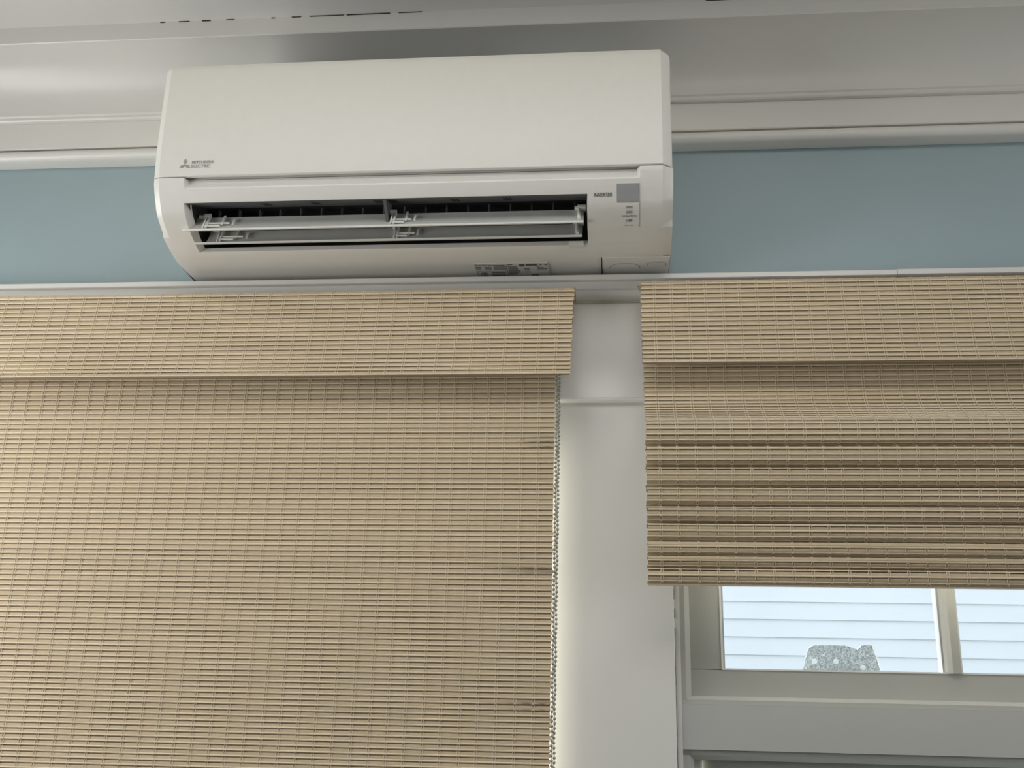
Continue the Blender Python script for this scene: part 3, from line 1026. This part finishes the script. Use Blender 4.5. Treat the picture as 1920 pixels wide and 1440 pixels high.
def cloth_sheet(name, x0, x1, path, parent, back=0.0006, th=0.0009, skew=0.0):
    fr = resample(path, ROW / 2)[:-1]
    zs0, ztot = path[0][1], path[-1][1] - path[0][1]
    bm = bmesh.new()
    rows = []
    for p, t in fr:
        nn = normal_of(t)
        a, b = p - nn * back, p - nn * (back + th)
        d = skew * (p.y - zs0) / ztot
        rows.append([bm.verts.new((x0, a.x, a.y)), bm.verts.new((x1 + d - 0.001, a.x, a.y)), bm.verts.new((x1 + d - 0.001, b.x, b.y)), bm.verts.new((x0, b.x, b.y))])
    for r, s in zip(rows, rows[1:]):
        for j in range(4):
            bm.faces.new((r[j], r[(j + 1) % 4], s[(j + 1) % 4], s[j]))
    bm.faces.new(rows[0])
    bm.faces.new(rows[-1])
    sheet = obj(name, bm, M['cloth'], parent)
    bm = bmesh.new()
    rows = []
    for p, t in fr:
        nn = normal_of(t)
        a = p - nn * (back + th + 0.0006)
        d = skew * (p.y - zs0) / ztot
        rows.append([bm.verts.new((x0 + 0.003, a.x, a.y)), bm.verts.new((x1 + d - 0.003, a.x, a.y))])
    for r, s in zip(rows, rows[1:]):
        bm.faces.new((r[0], r[1], s[1], s[0]))
    obj('bounce_sheet', bm, M['bounce_sheet'], sheet, recalc=False)  # unseen sheet added behind the cloth to throw sun onto the post
    return sheet

# long lowered shade on the left
XS0 = -1.12
shade = empty('woven_shade', (-0.45, -0.05, 2.09), 'long lowered tan woven-wood shade with bead chain and water stains', 'window shade', 'tan woven-wood window shades')
shade.location = (0, 0, 0)
boxes('headrail', M['cloth'], shade, (XS0, 0.2440, -0.070, -0.0285, 2.050, 2.086))
val_path = spline([(-0.0740, 2.0915), (-0.0800, 2.0300), (-0.0850, 1.9800), (-0.0890, 1.9600), (-0.0945, 1.9450), (-0.0955, 1.9350)], 6)
val_path = [tuple(p) for p in val_path]
val = cloth_sheet('valance', XS0, 0.2480, val_path, shade, skew=-0.0056)
weave(val, XS0, 0.2480, val_path, 'valance', 0.2232, 0.0263, skew=-0.0056)
pan_path = [(-0.0500, 2.045), (-0.0500, 1.205)]
pan = cloth_sheet('shade_panel', XS0, 0.2185, pan_path, shade, skew=-0.0036)
stains = [(1.8445, -0.07, 1.0, ('reed',)), (1.8500, -0.05, 0.5, ('reed',)), (1.8345, -0.06, 0.8, ('reed',)), (1.6515, -0.16, 1.0, ('reed',)), (1.6420, -0.10, 0.55, ('reed', 'slat')),
          (1.4555, -0.14, 1.0, ('reed',)), (1.4480, -0.12, 0.8, ('reed',)), (1.4600, -0.10, 0.5, ('slat',))]
weave(pan, XS0, 0.2185, pan_path, 'panel', 0.1938, 0.0263, stains=stains, skew=-0.0036)
boxes('bottom_bar', M['cloth'], shade, (XS0, 0.2150, -0.0545, -0.0465, 1.190, 1.206))
bm = bmesh.new()
flat_poly(bm, [(0.2478, 2.0925), (0.2492, 2.0922), (0.2494, 2.0800), (0.2478, 2.0790)], -0.0735, -0.040)
obj('return_flap', bm, M['cloth'], shade)
# bead chain: two strands hanging beside the edge, joined by a loop below
bm = bmesh.new()
def bead_at(p, r):
    bmesh.ops.create_icosphere(bm, subdivisions=1, radius=r, matrix=Matrix.Translation(p))
BP = 0.00665
def strand(off, ph, yo):
    k = 0
    prev = None
    while True:
        z = 1.985 - (k + ph) * BP
        if z < 1.235:
            break
        f = (1.9448 - z) / (1.9448 - 1.3701)
        x = 0.2226 - 0.0030 * f + off + 0.0004 * math.sin(k * 0.9 + ph * 5)
        p = Vector((x, -0.047 + yo, z))
        bead_at(p, 0.00262)
        if prev is not None:
            cyl(bm, prev, p, 0.0006, 5)
        prev = p
        k += 1
    return prev
e1 = strand(-0.0017, 0.0, -0.0012)
e2 = strand(0.0017, 0.45, 0.0012)
prev = e1
for k in range(1, 8):
    a = math.pi * k / 8
    p = Vector((0.5 * (e1.x + e2.x) - 0.006 * math.cos(a), -0.047, 1.232 - 0.010 * math.sin(a)))
    bead_at(p, 0.00262)
    cyl(bm, prev, p, 0.0006, 5)
    prev = p
cyl(bm, prev, e2, 0.0006, 5)
chain = obj('bead_chain', bm, M['chain'], shade, 60)
chain['kind'] = 'stuff'
chain['label'] = 'dark nickel bead chain loop'

# raised shade on the right, gathered in folds
XE = 1.315
shade2 = empty('woven_shade', (0, 0, 0), 'raised tan woven-wood shade gathered in stacked folds above the window pane', 'window shade', 'tan woven-wood window shades')
boxes('headrail', M['cloth'], shade2, (0.3580, XE, -0.070, -0.0285, 2.050, 2.092))
val2_path = [tuple(p) for p in spline([(-0.0740, 2.1010), (-0.0800, 2.0400), (-0.0850, 1.9920), (-0.0890, 1.9740), (-0.0930, 1.9600), (-0.0940, 1.9495)], 6)]

def weave_left(parent, x0, x1, path, cord0, cord_step, skew, row=ROW, jitter=0.0012):
    """as weave, but the visible end is the left one: mirror by building towards +x"""
    L = x1 - x0
    slat_h, reed_r = row * 0.64, row * 0.175
    sm = slat_mesh('slat', L, slat_h, 0.0010, M['slat'], x1)
    rm = reed_mesh('reed', L, reed_r, M['reed'])
    fr = resample(path, row / 4)
    n = (len(fr) - 1) // 4
    zs0, ztot = path[0][1], path[-1][1] - path[0][1]
    for k in range(n):
        p, t = fr[4 * k + 1]
        p = p + t * (0.07 * row)
        q, u = fr[min(4 * k + 3, len(fr) - 1)]
        q = q - u * (0.05 * row)
        for nm, me, pp, tt in (('slat', sm, p, t), ('reed', rm, q, u)):
            o = link(nm, me, None, parent)
            ang = math.atan2(-tt.x, -tt.y)
            dx = skew * (pp.y - zs0) / ztot + random.uniform(-jitter, jitter)
            o.location = (x1 + dx, pp.x, pp.y)
            o.rotation_euler = (-ang - (0.12 if nm == 'slat' else 0.0), 0, random.uniform(-0.0003, 0.0003))
    bm = bmesh.new()
    for side in (-1, 1):
        prev = None
        for k in range(n):
            for j in range(4):
                p, t = fr[4 * k + j]
                nn = normal_of(t)
                xo, off = (side * (0.0019 if j == 1 else 0.0017), 0.0017 if j == 1 else 0.0015) if j < 3 else (side * 0.0003, reed_r + 0.0013)
                w = 0.00050
                xo += skew * (p.y - zs0) / ztot
                s, r0 = p + nn * off, p + nn * (off - 0.0007)
                cur = [bm.verts.new((xo - w, r0.x, r0.y)), bm.verts.new((xo - w * 0.7, s.x, s.y)), bm.verts.new((xo + w * 0.7, s.x, s.y)), bm.verts.new((xo + w, r0.x, r0.y))]
                if prev:
                    for jj in range(3):
                        bm.faces.new((prev[jj], prev[jj + 1], cur[jj + 1], cur[jj]))
                prev = cur
    cm = finish(bm, 'cord')
    cm.materials.append(M['cord'])
    c = cord0
    while c < x1 - 0.005:
        link('cord', cm, None, parent, (c + random.uniform(-0.0008, 0.0008), 0, 0))
        c += cord_step * random.uniform(0.97, 1.03)

val2 = cloth_sheet('valance', 0.3532, XE, val2_path, shade2)
weave_left(val2, 0.3525, XE, val2_path, 0.3735, 0.0263, 0.0012)
GZ = [1.8601, 1.8248, 1.7924, 1.7628, 1.7343, 1.7100, 1.6828, 1.6621, 1.6453, 1.6190]
fold_pts = [(-0.0500, 2.045), (-0.0500, 2.0), (-0.0500, 1.960), (-0.0505, 1.925), (-0.0580, 1.904), (-0.0760, 1.884), (-0.0960, 1.8690)]
for i in range(9):
    zt, zb = GZ[i], GZ[i + 1]
    h = zt - zb
    yo = -0.1145 + 0.0004 * i
    yi = -0.0850 - (0.0 if i < 5 else 0.0035 * (i - 4))
    if i == 0:
        fold_pts += [(yo + 0.004, zt)]
    fold_pts += [(yo + 0.0012, zt - 0.14 * h), (yo, zt - 0.38 * h), (yo + 0.0015, zt - 0.62 * h), (yo + 0.008, zt - 0.82 * h)]
    if i < 8:
        fold_pts += [(yi, zb + 0.0035), (yi + 0.0010, zb - 0.0005), (yi - 0.006, zb - 0.0042)]
    else:
        fold_pts += [(yo + 0.011, zb)]
stack_path = [tuple(p) for p in spline(fold_pts, 5)]
stack = cloth_sheet('shade_panel', 0.3565, XE, stack_path, shade2)
weave_left(stack, 0.3560, XE, stack_path, 0.3760, 0.0263, 0.0)
bm = bmesh.new()
flat_poly(bm, [(0.3466, 2.0936), (0.3531, 2.0925), (0.3531, 2.0800)], -0.0755, -0.0735)
obj('return_flap', bm, M['cloth'], shade2)
bpy.context.view_layer.update()
